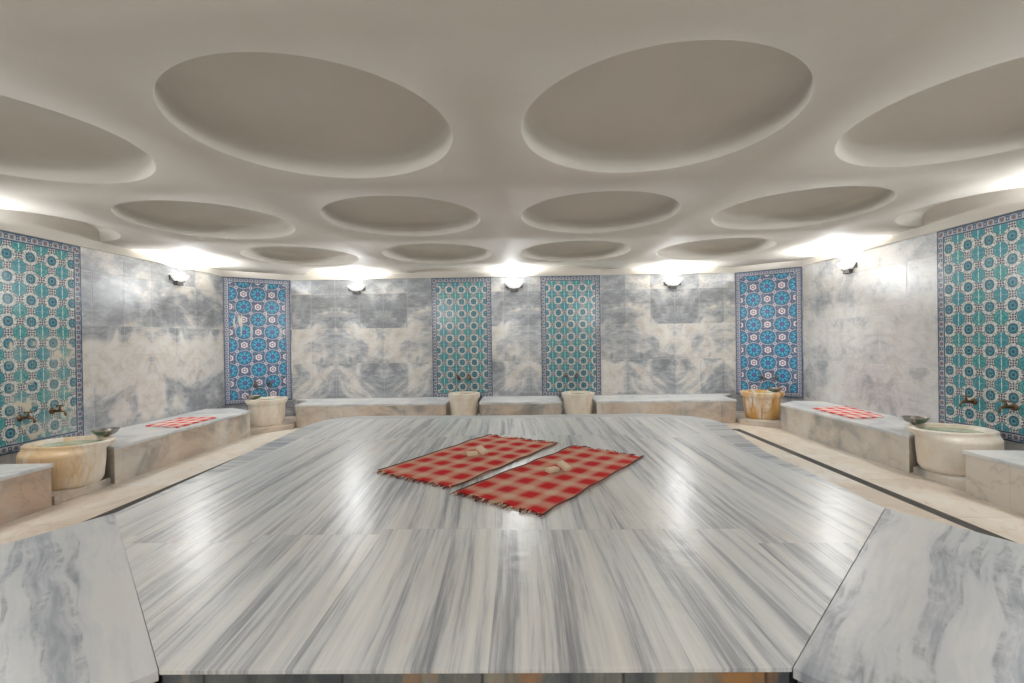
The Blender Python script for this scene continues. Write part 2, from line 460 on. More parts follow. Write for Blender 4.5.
def lathe(bm, prof, n=32, a0=0, a1=2*PI, c=(0, 0, 0), sy=1.0, axis='z'):
    full = abs(a1-a0-2*PI) < 1e-6
    cnt = n if full else n+1
    rings = []
    def P(r, z, a):
        x, y = r*math.cos(a), r*math.sin(a)*sy
        if axis == 'y': return (c[0]+x, c[1]+z, c[2]+y)
        if axis == 'x': return (c[0]+z, c[1]+x, c[2]+y)
        return (c[0]+x, c[1]+y, c[2]+z)
    for r, z in prof:
        if r < 1e-6: rings.append([bm.verts.new(P(0, z, 0))])
        else: rings.append([bm.verts.new(P(r, z, a0+(a1-a0)*i/n)) for i in range(cnt)])
    for A, B in zip(rings[:-1], rings[1:]):
        m = n
        for i in range(m):
            j = (i+1) % cnt
            if len(A) == 1 and len(B) == 1: continue
            if len(A) == 1: bm.faces.new((A[0], B[i], B[j]))
            elif len(B) == 1: bm.faces.new((A[i], A[j], B[0]))
            else: bm.faces.new((A[i], A[j], B[j], B[i]))
def tube(bm, pts, r, n=8, caps=True):
    pts = [Vector(p) for p in pts]; rings = []
    rr = r if isinstance(r, (list, tuple)) else [r]*len(pts)
    for i, p in enumerate(pts):
        t = (pts[min(i+1, len(pts)-1)]-pts[max(i-1, 0)]).normalized()
        up = Vector((0, 0, 1)) if abs(t.z) < .9 else Vector((1, 0, 0))
        a = t.cross(up).normalized(); b = t.cross(a).normalized()
        rings.append([bm.verts.new(p+(a*math.cos(2*PI*k/n)+b*math.sin(2*PI*k/n))*rr[i]) for k in range(n)])
    for A, B in zip(rings[:-1], rings[1:]):
        for i in range(n): bm.faces.new((A[i], A[(i+1) % n], B[(i+1) % n], B[i]))
    if caps: bm.faces.new(rings[0][::-1]); bm.faces.new(rings[-1])

# ------------------------------------------------------------------ the room
ZF, ZB, ZT, ZC, ZTOP = -1.37, -1.0, 1.092, 1.193, 1.46
XL, XR, YB = -4.845, 4.525, 8.2
YF = -.96
oct_ = [(-4.03, YB), (3.73, YB), (XR, 7.565), (XR, 0), (3.73, YF), (-4.03, YF), (XL, 0), (XL, 7.55)]
#        0            1          2           3       4            5             6         7
def wallmesh(name, a, b, m, flip=False):
    bm = bmesh.new()
    def q(z0, z1, mi):
        vs = [bm.verts.new((p[0], p[1], z)) for p, z in ((a, z0), (b, z0), (b, z1), (a, z1))]
        bm.faces.new(vs).material_index = mi
    q(ZF-.06, ZT, 0); q(ZT, ZTOP, 1)
    me = bpy.data.meshes.new(name); bm.to_mesh(me); bm.free()
    me.materials.append(m); me.materials.append(M['plaster'])
    o = bpy.data.objects.new(name, me); o['kind'] = 'structure'; link(o)
    s = o.modifiers.new('thick', 'SOLIDIFY'); s.thickness = .12
    n = Vector((-(b[1]-a[1]), b[0]-a[0], 0)); cen = Vector((C0x-(a[0]+b[0])/2, C0y-(a[1]+b[1])/2, 0))
    # face normal of quad (a0,b0,b1,a1) is (b-a) x z
    nn = Vector((b[1]-a[1], -(b[0]-a[0]), 0))
    s.offset = -1 if nn.dot(cen) > 0 else 1
    return o
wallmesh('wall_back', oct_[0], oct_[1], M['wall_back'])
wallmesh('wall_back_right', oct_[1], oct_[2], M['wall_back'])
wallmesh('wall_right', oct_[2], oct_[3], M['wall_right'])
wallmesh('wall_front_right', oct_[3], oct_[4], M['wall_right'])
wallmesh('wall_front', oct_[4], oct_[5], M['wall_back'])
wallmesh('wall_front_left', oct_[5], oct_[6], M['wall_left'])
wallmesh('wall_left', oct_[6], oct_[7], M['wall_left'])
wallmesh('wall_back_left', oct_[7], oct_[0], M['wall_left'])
# cornice moulding just above the marble
def inset(pts, d):
    out = []; n = len(pts)
    for i in range(n):
        p0, p1, p2 = Vector(pts[i-1]), Vector(pts[i]), Vector(pts[(i+1) % n])
        e1 = (p1-p0).normalized(); e2 = (p2-p1).normalized()
        n1 = Vector((e1.y, -e1.x)); n2 = Vector((e2.y, -e2.x))
        bis = (n1+n2).normalized(); k = d/max(.2, bis.dot(n1))
        out.append(tuple(p1+bis*k))
    return out
def ring(bm, outer, inner, z0, z1):
    n = len(outer)
    O0 = [bm.verts.new((*p, z0)) for p in outer]; O1 = [bm.verts.new((*p, z1)) for p in outer]
    I0 = [bm.verts.new((*p, z0)) for p in inner]; I1 = [bm.verts.new((*p, z1)) for p in inner]
    for i in range(n):
        j = (i+1) % n
        bm.faces.new((O0[i], O0[j], I0[j], I0[i])); bm.faces.new((O1[i], I1[i], I1[j], O1[j]))
        bm.faces.new((I0[i], I0[j], I1[j], I1[i])); bm.faces.new((O0[i], O1[i], O1[j], O0[j]))
bm = bmesh.new()
ring(bm, oct_, inset(oct_, .022), ZT, ZT+.016)
ring(bm, oct_, inset(oct_, .012), ZT+.016, ZT+.05)
struct('trim_1', bm, M['plaster'])

# ceiling with round recesses on a square grid
GX0, GSX, GY0, GSY, GR = -3.034, 1.906, 2.661, 1.923, .751
prof = [(GR, 0.0), (GR, .07)]
for i in range(1, 15):
    a = i/14*PI/2
    e = 2/4.2
    r = GR*(math.cos(a)**e) if math.cos(a) > 1e-6 else 0.0
    prof.append((max(r, 0), .07+.125*(math.sin(a)**e)))
bm = bmesh.new()
NS = 96
for i in range(-1, 5):
    for j in range(-2, 4):
        cx, cy = GX0+i*GSX, GY0+j*GSY
        sq = []
        for k in range(NS):
            a = 2*PI*k/NS + PI/4*0
            c_, s_ = math.cos(a), math.sin(a)
            m = max(abs(c_), abs(s_))
            sq.append((cx+c_/m*GSX/2, cy+s_/m*GSY/2, ZC))
        rings = [[bm.verts.new(p) for p in sq]]
        # soft plaster lip at the rim
        for r, z in [(GR+.005, 0.0), (GR+.0015, .002)]+[(GR, .006)]+prof[1:-1]:
            rings.append([bm.verts.new((cx+r*math.cos(2*PI*k/NS), cy+r*math.sin(2*PI*k/NS), ZC+z)) for k in range(NS)])
        top = bm.verts.new((cx, cy, ZC+prof[-1][1]))
        for A, B in zip(rings[:-1], rings[1:]):
            for k in range(NS): bm.faces.new((A[k], B[k], B[(k+1) % NS], A[(k+1) % NS]))
        for k in range(NS): bm.faces.new((rings[-1][k], top, rings[-1][(k+1) % NS]))
bmesh.ops.remove_doubles(bm, verts=bm.verts[:], dist=.0005)
for i in range(8):
    a, b = Vector((*oct_[i], 0)), Vector((*oct_[(i+1) % 8], 0))
    e = (b-a).normalized(); nout = Vector((-e.y, e.x, 0))
    if nout.dot(Vector((C0x, C0y, 0))-a) > 0: nout = -nout
    bmesh.ops.bisect_plane(bm, geom=bm.verts[:]+bm.edges[:]+bm.faces[:], plane_co=a+nout*.02, plane_no=nout, clear_outer=True)
ceil = struct('ceiling', bm, M['plaster'], smooth=True)
sharp(ceil, 50)
bm = bmesh.new(); prism(bm, [(XL-.2, YF-.2), (XR+.2, YF-.2), (XR+.2, YB+.2), (XL-.2, YB+.2)], ZTOP, ZTOP+.08)
struct('ceiling_slab', bm, M['plaster'])

# floor walkway with a drainage channel
bm = bmesh.new()
gx0, gx1, gy1, gy0, gw = -3.33, 3.115, 6.86, .3, .09
def rect(x0, x1, y0, y1, z, mi=0):
    f = bm.faces.new([bm.verts.new(p) for p in ((x0, y0, z), (x1, y0, z), (x1, y1, z), (x0, y1, z))]); f.material_index = mi
box(bm, XL-.05, gx0-gw, YF-.05, YB+.05, ZF-.06, ZF)
box(bm, gx1+gw, XR+.05, YF-.05, YB+.05, ZF-.06, ZF)
box(bm, gx0-gw, gx1+gw, gy1+gw, YB+.05, ZF-.06, ZF)
box(bm, gx0-gw, gx1+gw, YF-.05, gy0-gw, ZF-.06, ZF)
box(bm, gx0, gx1, gy0, gy1, ZF-.06, ZF-.004)
box(bm, XL-.05, XR+.05, YF-.05, YB+.05, ZF-.10, ZF-.055, 1)
bm.normal_update()
for f in bm.faces:
    if abs(f.normal.z) < .5: f.material_index = 1
struct('floor', bm, [M['walk'], M['gutter']])

# ------------------------------------------------------------------ central platform
plat = [(-1.12, 1.41), (.80, 1.415), (2.08, 2.72), (2.10, 4.1), (2.22, 4.85), (2.32, 5.4), (2.29, 5.65), (2.16, 5.88), (1.9, 6.06), (1.45, 6.16),
        (-.12, 6.15), (-1.6, 6.22), (-2.1, 6.24), (-2.36, 6.14), (-2.52, 5.93), (-2.58, 5.6), (-2.55, 4.9), (-2.48, 3.9), (-2.43, 2.74)]
T = thing('marble_platform', (-.17, 3.7, ZF), label='large eight-sided marble platform with striped grey top filling the middle of the room', cat='platform')
def off(pts): return [(x+.17, y-3.7) for x, y in pts]
plat_in = inset([p for p in plat][::-1], 0)[::-1]
def shrink(pts, d):       # move towards the inside (ccw polygon)
    q = inset(pts[::-1], d)[::-1]; return q
inner = shrink(plat, .24)
# keep the front edge and front chamfers without border
inner2 = [(-1.12, 1.41), (.80, 1.415), (2.08, 2.72)] + [(x, y) for (x, y) in inner[3:18]] + [(-2.43, 2.74)]
inner2[3] = (1.93, 4.1); inner2[-2] = (-2.30, 3.9)
zs = lambda z: z-ZF
bm = bmesh.new(); prism(bm, off(inner2), zs(ZB-.012), zs(ZB)); o = obj('top_slab', bm, M['striped'], T)
bm = bmesh.new()
ringo = plat[2:]; ringi = inner2[2:]
A = [bm.verts.new((x, y, zs(ZB-.001))) for x, y in off(ringo)]; B = [bm.verts.new((x, y, zs(ZB-.001))) for x, y in off(ringi)]
A2 = [bm.verts.new((x, y, zs(ZB-.012))) for x, y in off(ringo)]; B2 = [bm.verts.new((x, y, zs(ZB-.012))) for x, y in off(ringi)]
for i in range(len(A)-1):
    for q in ((A[i], A[i+1], B[i+1], B[i]), (A2[i], B2[i], B2[i+1], A2[i+1]), (A[i], A2[i], A2[i+1], A[i+1])):
        vs = []
        for v in q:
            if not any((v.co-w.co).length < 1e-5 for w in vs): vs.append(v)
        if len(vs) > 2: bm.faces.new(vs)
bmesh.ops.remove_doubles(bm, verts=bm.verts[:], dist=1e-5)
obj('border', bm, M['border'], T)
base = shrink(plat, .008)
bm = bmesh.new(); prism(bm, off(base), 0, zs(ZB-.012)); obj('base', bm, M['base'], T)

def slab(name, pts, m, label):
    cx = sum(p[0] for p in pts)/4; cy = sum(p[1] for p in pts)/4
    t = thing(name, (cx, cy, ZF), label=label, cat='slab')
    bm = bmesh.new(); prism(bm, [(x-cx, y-cy) for x, y in pts], zs(ZB-.03), zs(ZB)); bevel(obj('top_slab', bm, m, t), .0015, 2)
    q = [(cx+(x-cx)*.985-cx, cy+(y-cy)*.985-cy) for x, y in pts]
    bm = bmesh.new(); prism(bm, q, 0, zs(ZB-.03)); obj('base', bm, M['base'], t)
slab('marble_slab', [(-1.122, 1.409), (-2.431, 2.742), (-3.03, 1.45), (-1.86, .70)], M['slab_l'], 'grey-veined marble slab at the bottom left, against the striped platform')
slab('marble_slab', [(.803, 1.414), (1.55, .62), (2.78, 1.45), (2.083, 2.719)], M['slab_r'], 'blue-grey-veined marble slab at the bottom right, against the striped platform')

# ------------------------------------------------------------------ benches
def bench(pts, side, label):
    """pts: footprint polygon ccw"""
    cx = sum(p[0] for p in pts)/len(pts); cy = sum(p[1] for p in pts)/len(pts)
    t = thing('marble_bench', (cx, cy, ZF), label=label, cat='bench')
    P = [(x-cx, y-cy) for x, y in pts]
    bm = bmesh.new(); prism(bm, P, zs(ZB-.035), zs(ZB)); bevel(obj('seat_slab', bm, M['seat'], t), .010, 3)
    # body pulled in a little on every side
    ar = sum(P[i][0]*P[(i+1) % len(P)][1]-P[(i+1) % len(P)][0]*P[i][1] for i in range(len(P)))
    Q = inset(P[::-1], .014)[::-1] if ar > 0 else inset(P, .014)
    bm = bmesh.new(); prism(bm, Q, 0, zs(ZB-.035)); obj('body', bm, M[side], t)
    return t
FL, FR, FB = -4.0, 3.78, 7.42
e_ = .004
bench([(XL+e_, 4.80), (FL, 4.52), (FL, 6.86), (-4.45, 7.16), (XL+e_, 7.1)], 'bench_left', 'long marble bench along the left wall, carrying a red checked cloth')
bench([(FL, 3.93), (XL+e_, 3.90), (XL+e_, 1.4), (FL, 1.4)], 'bench_pink', 'marble bench at the left edge, nearer than the left wall basin')
bench([(XR-e_, 4.95), (XR-e_, 7.1), (4.15, 7.2), (FR, 6.9), (FR, 4.63)], 'bench_right', 'marble bench along the right wall, carrying a red checked cloth')
bench([(FR-.03, 4.05), (FR-.03, 1.4), (XR-e_, 1.4), (XR-e_, 4.0)], 'bench_cream', 'cream marble bench at the right edge, nearer than the right wall basin')
bench([(-3.62, FB), (-1.19, FB), (-1.19, YB-e_), (-3.98, YB-e_), (-3.62, 7.9)], 'bench', 'marble bench under the back wall, leftmost of the three')
bench([(-.667, FB), (.645, FB-.03), (.645, YB-e_), (-.667, YB-e_)], 'bench', 'short marble bench under the back wall, between the two green tile panels')
bench([(1.18, FB-.03), (3.38, FB-.03), (3.38, 7.9), (3.66, YB-e_), (1.18, YB-e_)], 'bench_left', 'marble bench under the back wall, rightmost of the three')

# low stone kerbs under the basins
k = 0
for pts in ([(XL, 3.95), (-4.02, 3.95), (-4.02, 4.50), (XL, 4.75)],
            [(3.80, 4.07), (XR, 4.02), (XR, 4.90), (3.80, 4.61)],
            [(-1.19, FB+.03), (-.667, FB+.03), (-.667, YB), (-1.19, YB)],
            [(.645, FB+.03), (1.18, FB+.03), (1.18, YB), (.645, YB)],
            [(-4.03, 6.86), (-3.62, 7.34), (-3.62, 7.9), (-3.98, YB), (XL, 7.6), (XL, 7.1), (-4.37, 7.16)],
            [(3.80, 6.9), (4.09, 7.2), (XR, 7.1), (XR, 7.6), (3.66, YB), (3.38, 7.9), (3.38, 7.3)]):
    k += 1
    bm = bmesh.new(); prism(bm, pts, ZF, ZF+.075); struct('trim_%d' % (k+1), bm, M['bench'])

# ------------------------------------------------------------------ basins
def basin(loc, rz, s, mat, label, H=.40, lugs=(1, 1), skew=0.0, fz=.27, rb=.262, rt=.33, dep=1.0):
    """local: +y towards the wall, x along the wall"""
    t = thing('marble_basin', loc, rz, label=label, cat='basin')
    n = 64
    bm = bmesh.new()
    def sm(a): a = max(0, min(1, a)); return a*a*(3-2*a)
    def outer(z, a):
        h = z/H
        up_ = sm((z-fz+.03)/.05)
        r = s*(rb*(.94+.06*sm(h*1.5))+(rt-rb)*up_)
        if h < .10: r -= s*.02*(1-h/.10)
        c_, s_ = math.cos(a), math.sin(a)
        lug = math.exp(-((abs(c_)-1.0)/.045)**2)*(lugs[0] if c_ < 0 else lugs[1])
        r += s*.065*lug*sm((z-fz+.03)/.075)
        e = 2.3
        q = (abs(c_)**e+abs(s_)**e)**(-1/e)
        r *= q
        return (r*c_+skew*up_, r*s_*dep)
    zz = [0, .02, .05, .12, .25, .4, .5, .56, .6, .64, .68, .72, .76, .8, .84, .88, .92, .96, .985]
    rings = [[bm.verts.new((*outer(h*H, 2*PI*i/n), h*H)) for i in range(n)] for h in zz]
    top = []
    R0 = s*(rt-.048)
    for (fr, z) in ((.985, H), (.0, H)):
        ringv = []
        for i in range(n):
            a = 2*PI*i/n; ox, oy = outer(H, a)
            if fr > 0: ringv.append(bm.verts.new(((ox-skew)*.97+skew, oy*.97, z)))
            else: ringv.append(bm.verts.new((skew+R0*math.cos(a)*1.03, R0*math.sin(a)*1.03*dep, z)))
        rings.append(ringv)
    for r, z in ((R0, H-.008), (R0*.97, H-.05), (R0*.9, H-.12), (R0*.7, H-.19), (R0*.35, H-.215)):
        rings.append([bm.verts.new((skew+r*math.cos(2*PI*i/n), r*math.sin(2*PI*i/n)*dep, z)) for i in range(n)])
    for A, B in zip(rings[:-1], rings[1:]):
        for i in range(n): bm.faces.new((A[i], A[(i+1) % n], B[(i+1) % n], B[i]))
    bm.faces.new(rings[0][::-1]); bm.faces.new(rings[-1])
    o = obj('body', bm, mat, t, smooth=True); sharp(o, 45)
    bm = bmesh.new(); lathe(bm, [(R0*.985, H-.035), (0, H-.035)], 48, c=(skew, 0, 0), sy=dep); obj('water', bm, M['water'], t)
    return t
MB_ = {}
MB_[0] = mat_basin('amber_stained_marble', .42, seed=2.0)
MB_[1] = mat_basin('cream_marble', .06)
MB_[2] = mat_basin('honey_marble', .16, seed=1.0)
MB_[3] = mat_basin('orange_stained_marble', .72, L(216, 166, 92), 5.0)
zb = ZF+.075
basin((-4.30, 4.31, zb), PI/2, 1.0, MB_[0], 'round marble basin on the left wall with amber-stained side, full of greenish water', H=.385, lugs=(0, .7), skew=.07, rb=.252, rt=.272, fz=.335, dep=1.30)
basin((4.09, 4.46, zb), -PI/2, 1.0, MB_[1], 'round cream marble basin on the right wall, full of greenish water', H=.385, lugs=(.7, 0), skew=-.07, rb=.255, rt=.275, fz=.335, dep=1.25)
basin((-4.04, 7.37, zb), math.radians(37), .80, MB_[2], 'stained marble basin under the blue tile panel in the left corner', H=.41, rb=.325, rt=.345, fz=.34, lugs=(.5, .5))
basin((3.81, 7.47, zb), math.radians(-37), .82, MB_[3], 'orange-stained marble basin under the blue tile panel in the right corner', H=.41, rb=.325, rt=.35, fz=.34, lugs=(.6, .6))
basin((-.93, 7.62, zb), 0, .70, MB_[2], 'small cream marble basin under the left green tile panel of the back wall', H=.43, rb=.32, rt=.335, fz=.34, lugs=(.4, .6))
basin((.915, 7.58, zb), 0, .72, MB_[2], 'small cream marble basin under the right green tile panel of the back wall', H=.42, rb=.32, rt=.335, fz=.34, lugs=(.4, .6))

# metal wash bowls
def make_bowl():
    t = thing('metal_bowl', (0, 0, 0), label='x', cat='bowl')
    bm = bmesh.new()
    lathe(bm, [(0, 0), (.03, 0), (.036, .004), (.07, .014), (.095, .034), (.106, .058), (.113, .062), (.112, .066), (.104, .062), (.090, .036), (.065, .018), (.034, .009), (0, .008)], 40)
    obj('body', bm, M['tin'], t, smooth=True)
    bm = bmesh.new(); lathe(bm, [(0, .0085), (.012, .0105), (.02, .0095), (.022, .0085)], 20); obj('boss', bm, M['tin'], t, smooth=True)
    return t
def copy_tree(o, loc, rz=0, label=None):
    c = o.copy(); col.objects.link(c); c.location = loc; c.rotation_euler.z = rz
    if label: c['label'] = label
    for ch in list(o.children):
        d = ch.copy(); col.objects.link(d); d.parent = c
        for g in list(ch.children):
            e = g.copy(); col.objects.link(e); e.parent = d
    return c
bw0 = make_bowl()
ztop = zb+.385
bowls = [((-4.17, 4.62, ztop+.001), 'grey metal bowl resting on the rim of the left wall basin'),
         ((3.95, 4.76, ztop+.001), 'grey metal bowl resting on the rim of the right wall basin'),
         ((-4.17, 7.24, zb+.411), 'metal bowl on the rim of the left corner basin, under the blue panel'),
         ((3.95, 7.36, zb+.411), 'metal bowl on the rim of the orange-stained right corner basin')]
for i, (l, s) in enumerate(bowls):
    o = bw0 if i == 0 else copy_tree(bw0, l, 0, s)
    o.location = l; o['label'] = s; o['group'] = 'wash bowls on the basins'

# ------------------------------------------------------------------ tile panels
def panel(name, a, b, m, label, z0, z1, nrm):
    """a,b lower corners on the wall; nrm pointing into the room"""
    t = .012
    cx, cy = (a[0]+b[0])/2, (a[1]+b[1])/2
    d = Vector((b[0]-a[0], b[1]-a[1])).normalized()
    bm = bmesh.new()
    pts = [(a[0]-cx+nrm[0]*.001, a[1]-cy+nrm[1]*.001), (b[0]-cx+nrm[0]*.001, b[1]-cy+nrm[1]*.001), (b[0]-cx+nrm[0]*t, b[1]-cy+nrm[1]*t), (a[0]-cx+nrm[0]*t, a[1]-cy+nrm[1]*t)]
    prism(bm, pts, 0, z1-z0)
    o = obj(name, bm, m, loc=(cx, cy, z0))
    return tag(o, label, 'tile panel')
PZ0, PZ1 = -1.012, ZT-.004
h = PZ1-PZ0
def tilep(a, b, kind, seed, label, nrm, **k):
    w = math.hypot(b[0]-a[0], b[1]-a[1]); d = ((b[0]-a[0])/w, (b[1]-a[1])/w)
    f = mat_teal if kind == 't' else mat_blue
    m = f('iznik_tiles_%d' % seed, (a[0], a[1], PZ0), d, w, h, seed=float(seed), **k)
    panel('tile_panel', a, b, m, label, PZ0, PZ1, nrm)
tilep((-1.542, YB), (-.496, YB), 't', 1, 'green and turquoise patterned tile panel on the back wall, left of the centre lamp', (0, -1))
tilep((.370, YB), (1.401, YB), 't', 2, 'green and turquoise patterned tile panel on the back wall, right of the centre lamp', (0, -1))
c1 = Vector((-4.03-XL, YB-7.55)).normalized(); nl = (c1.y, -c1.x)
tilep((XL+c1.x*.01, 7.55+c1.y*.01), (-4.03-c1.x*.02, YB-c1.y*.02), 'b', 3, 'blue rosette tile panel in the left corner, with pale worn streaks', nl, streak=.9)
c2 = Vector((XR-3.73, 7.565-YB)).normalized(); nr = (c2.y, -c2.x)
tilep((3.73+c2.x*.015, YB+c2.y*.015), (XR-c2.x*.01, 7.565-c2.y*.01), 'b', 4, 'blue rosette tile panel in the right corner, above the orange-stained basin', (nr[0], nr[1]))
tilep((XL, 4.02), (XL, 5.085), 't', 5, 'turquoise patterned tile panel on the left wall, worn in pale patches', (1, 0), wear=1.0)
tilep((XR, 5.14), (XR, 4.02), 't', 6, 'turquoise patterned tile panel on the right wall, cut by the photo edge', (-1, 0))

# ------------------------------------------------------------------ taps
def make_tap(m):
    t = thing('faucet', (0, 0, 0), label='x', cat='faucet')      # local -y points into the room
    bm = bmesh.new(); lathe(bm, [(0, 0), (.034, 0), (.034, -.006), (.022, -.016), (.012, -.018), (0, -.018)], 20, axis='y'); obj('flange', bm, m, t, smooth=True)
    bm = bmesh.new()
    tube(bm, [(0, -.01, 0), (0, -.05, 0), (0, -.085, .004), (0, -.12, -.002), (0, -.138, -.026), (0, -.140, -.05)], [.012, .013, .018, .011, .010, .011], 12)
    obj('spout', bm, m, t, smooth=True)
    bm = bmesh.new(); tube(bm, [(0, -.08, .01), (0, -.08, .05)], [.013, .008], 10)
    tube(bm, [(-.034, -.08, .052), (-.02, -.08, .056), (.02, -.08, .056), (.034, -.08, .052)], [.009, .006, .006, .009], 8)
    tube(bm, [(0, -.114, .052), (0, -.1, .056), (0, -.06, .056), (0, -.046, .052)], [.009, .006, .006, .009], 8)
    obj('handle', bm, m, t, smooth=True)
    return t
tp = make_tap(M['brass']); tpc = make_tap(M['chrome'])
def on(a, b, f, d=.013):
    n = Vector((b[1]-a[1], -(b[0]-a[0]))).normalized()
    return (a[0]+(b[0]-a[0])*f+n.x*d, a[1]+(b[1]-a[1])*f+n.y*d)
A0, B0 = (XL, 7.55), (-4.03, YB); A1, B1 = (3.73, YB), (XR, 7.565)
rl = math.atan2(B0[1]-A0[1], B0[0]-A0[0]); rr_ = math.atan2(B1[1]-A1[1], B1[0]-A1[0])
taps = [((XL+.013, 4.43, -.69), PI/2, 'basin on the left wall, the nearer one', 0), ((XL+.013, 4.74, -.67), PI/2, 'basin on the left wall, the farther one', 0),
        ((XR-.013, 4.36, -.69), -PI/2, 'basin on the right wall, the nearer one', 0), ((XR-.013, 4.74, -.69), -PI/2, 'basin on the right wall, the farther one', 0),
        ((*on(A0, B0, .44), -.71), rl, 'left corner basin, on its left side', 1), ((*on(A0, B0, .64), -.70), rl, 'left corner basin, on its right side', 1),
        ((*on(A1, B1, .42), -.71), rr_, 'right corner basin, on its left side', 1), ((*on(A1, B1, .62), -.71), rr_, 'right corner basin, on its right side', 1),
        ((-1.09, YB-.013, -.67), 0, 'left small back wall basin, left of its pair', 0), ((-.90, YB-.013, -.67), 0, 'left small back wall basin, right of its pair', 0),
        ((.79, YB-.013, -.66), 0, 'right small back wall basin, left of its pair', 1), ((.97, YB-.013, -.66), 0, 'right small back wall basin, right of its pair', 1)]
firsts = {0: tp, 1: tpc}
for l, rz, s, k in taps:
    src = tp if k == 0 else tpc
    lab = ('brown' if k == 0 else 'dark')+' metal faucet above the '+s
    if k in firsts: o = firsts.pop(k); o.location = l; o.rotation_euler.z = rz; o['label'] = lab
    else: o = copy_tree(src, l, rz, lab)
    o['group'] = 'faucets above the basins'

# ------------------------------------------------------------------ wall lamps
def make_sconce():
    t = thing('wall_lamp', (0, 0, 0), label='x', cat='lamp')     # local y=0 on the wall, -y into the room; z=0 at bowl rim
    bm = bmesh.new()
    n = 40
    pr = [(.020, -.088), (.055, -.082), (.095, -.060), (.128, -.028), (.148, .0), (.152, .004), (.146, .008), (.140, .002), (.120, -.024), (.088, -.052), (.05, -.072), (.0, -.076)]
    rings = []
    for r, z in pr:
        row = []
        for i in range(n+1):
            a = PI+PI*i/n
            fl = 1+.045*abs(math.sin(a*7))*min(1, r/.12)
            row.append(bm.verts.new((r*math.cos(a)*fl, r*math.sin(a)*fl*.85-.012, z)))
        rings.append(row)
    for A, B in zip(rings[:-1], rings[1:]):
        for i in range(n): bm.faces.new((A[i], A[i+1], B[i+1], B[i]))
    obj('bowl', bm, M['white'], t, smooth=True)
    bm = bmesh.new(); box(bm, -.15, .15, -.012, -.001, -.075, -.005); box(bm, -.062, .062, -.05, -.001, -.135, -.075)
    bevel(obj('bracket', bm, M['iron'], t), .004, 2)
    bm = bmesh.new(); lathe(bm, [(.014, -.03), (.014, .0)], 12, c=(0, -.075, 0)); lathe(bm, [(.014, -.01), (.024, .006), (.028, .022), (.022, .040), (0, .050)], 16, c=(0, -.075, 0))
    obj('bulb', bm, M['bulb'], t, smooth=True)
    return t
sc = make_sconce()
LAMPS = [(-2.86, YB, 0, 'white bowl wall lamp on the back wall, left of the green tile panels'),
         (-.09, YB, 0, 'white bowl wall lamp on the back wall, between the two green tile panels'),
         (2.66, YB, 0, 'white bowl wall lamp on the back wall, right of the green tile panels'),
         (XL, 6.55, PI/2, 'white bowl wall lamp on the left wall above the long bench'),
         (XR, 6.50, -PI/2, 'white bowl wall lamp on the right wall above the bench')]
LZ = .965
for i, (x, y, rz, s) in enumerate(LAMPS):
    o = sc if i == 0 else copy_tree(sc, (0, 0, 0))
    o.location = (x, y, LZ); o.rotation_euler.z = rz; o['label'] = s; o['group'] = 'white uplight wall lamps'
EXTRA = [(XL, 3.62, PI/2), (XR, 3.62, -PI/2), (XL, .74, PI/2), (XR, .74, -PI/2), (-2.86, YF, PI), (-.09, YF, PI), (2.66, YF, PI)]
ld = bpy.data.lights.new('lamp_light', 'SPOT'); ld.spot_size = math.radians(172); ld.spot_blend = .08; ld.energy = 54; ld.shadow_soft_size = .05; ld.color = (.96, .98, 1)
for x, y, rz in [l[:3] for l in LAMPS]+EXTRA:
    dx, dy = math.sin(rz), -math.cos(rz)
    o = bpy.data.objects.new('lamp_light', ld); o.location = (x+dx*.20, y+dy*.20, LZ+.05); o.rotation_euler = Vector((-dx*.42, -dy*.42, -1)).to_track_quat('Z', 'Y').to_euler(); col.objects.link(o)

lg = bpy.data.lights.new('added_floor_spot', 'SPOT'); lg.spot_size = math.radians(150); lg.spot_blend = .6; lg.energy = 42; lg.shadow_soft_size = .07; lg.color = (.96, .98, 1)  # unseen downward spots added just outside the bowls to brighten floor and platform
for x, y, rz in [l[:3] for l in LAMPS]+EXTRA:
    dx, dy = math.sin(rz), -math.cos(rz)
    o = bpy.data.objects.new('added_floor_spot', lg); o.location = (x+dx*.24, y+dy*.24, LZ-.08); o.rotation_euler = Vector((-dx*.95, -dy*.95, 1)).to_track_quat('Z', 'Y').to_euler(); col.objects.link(o)

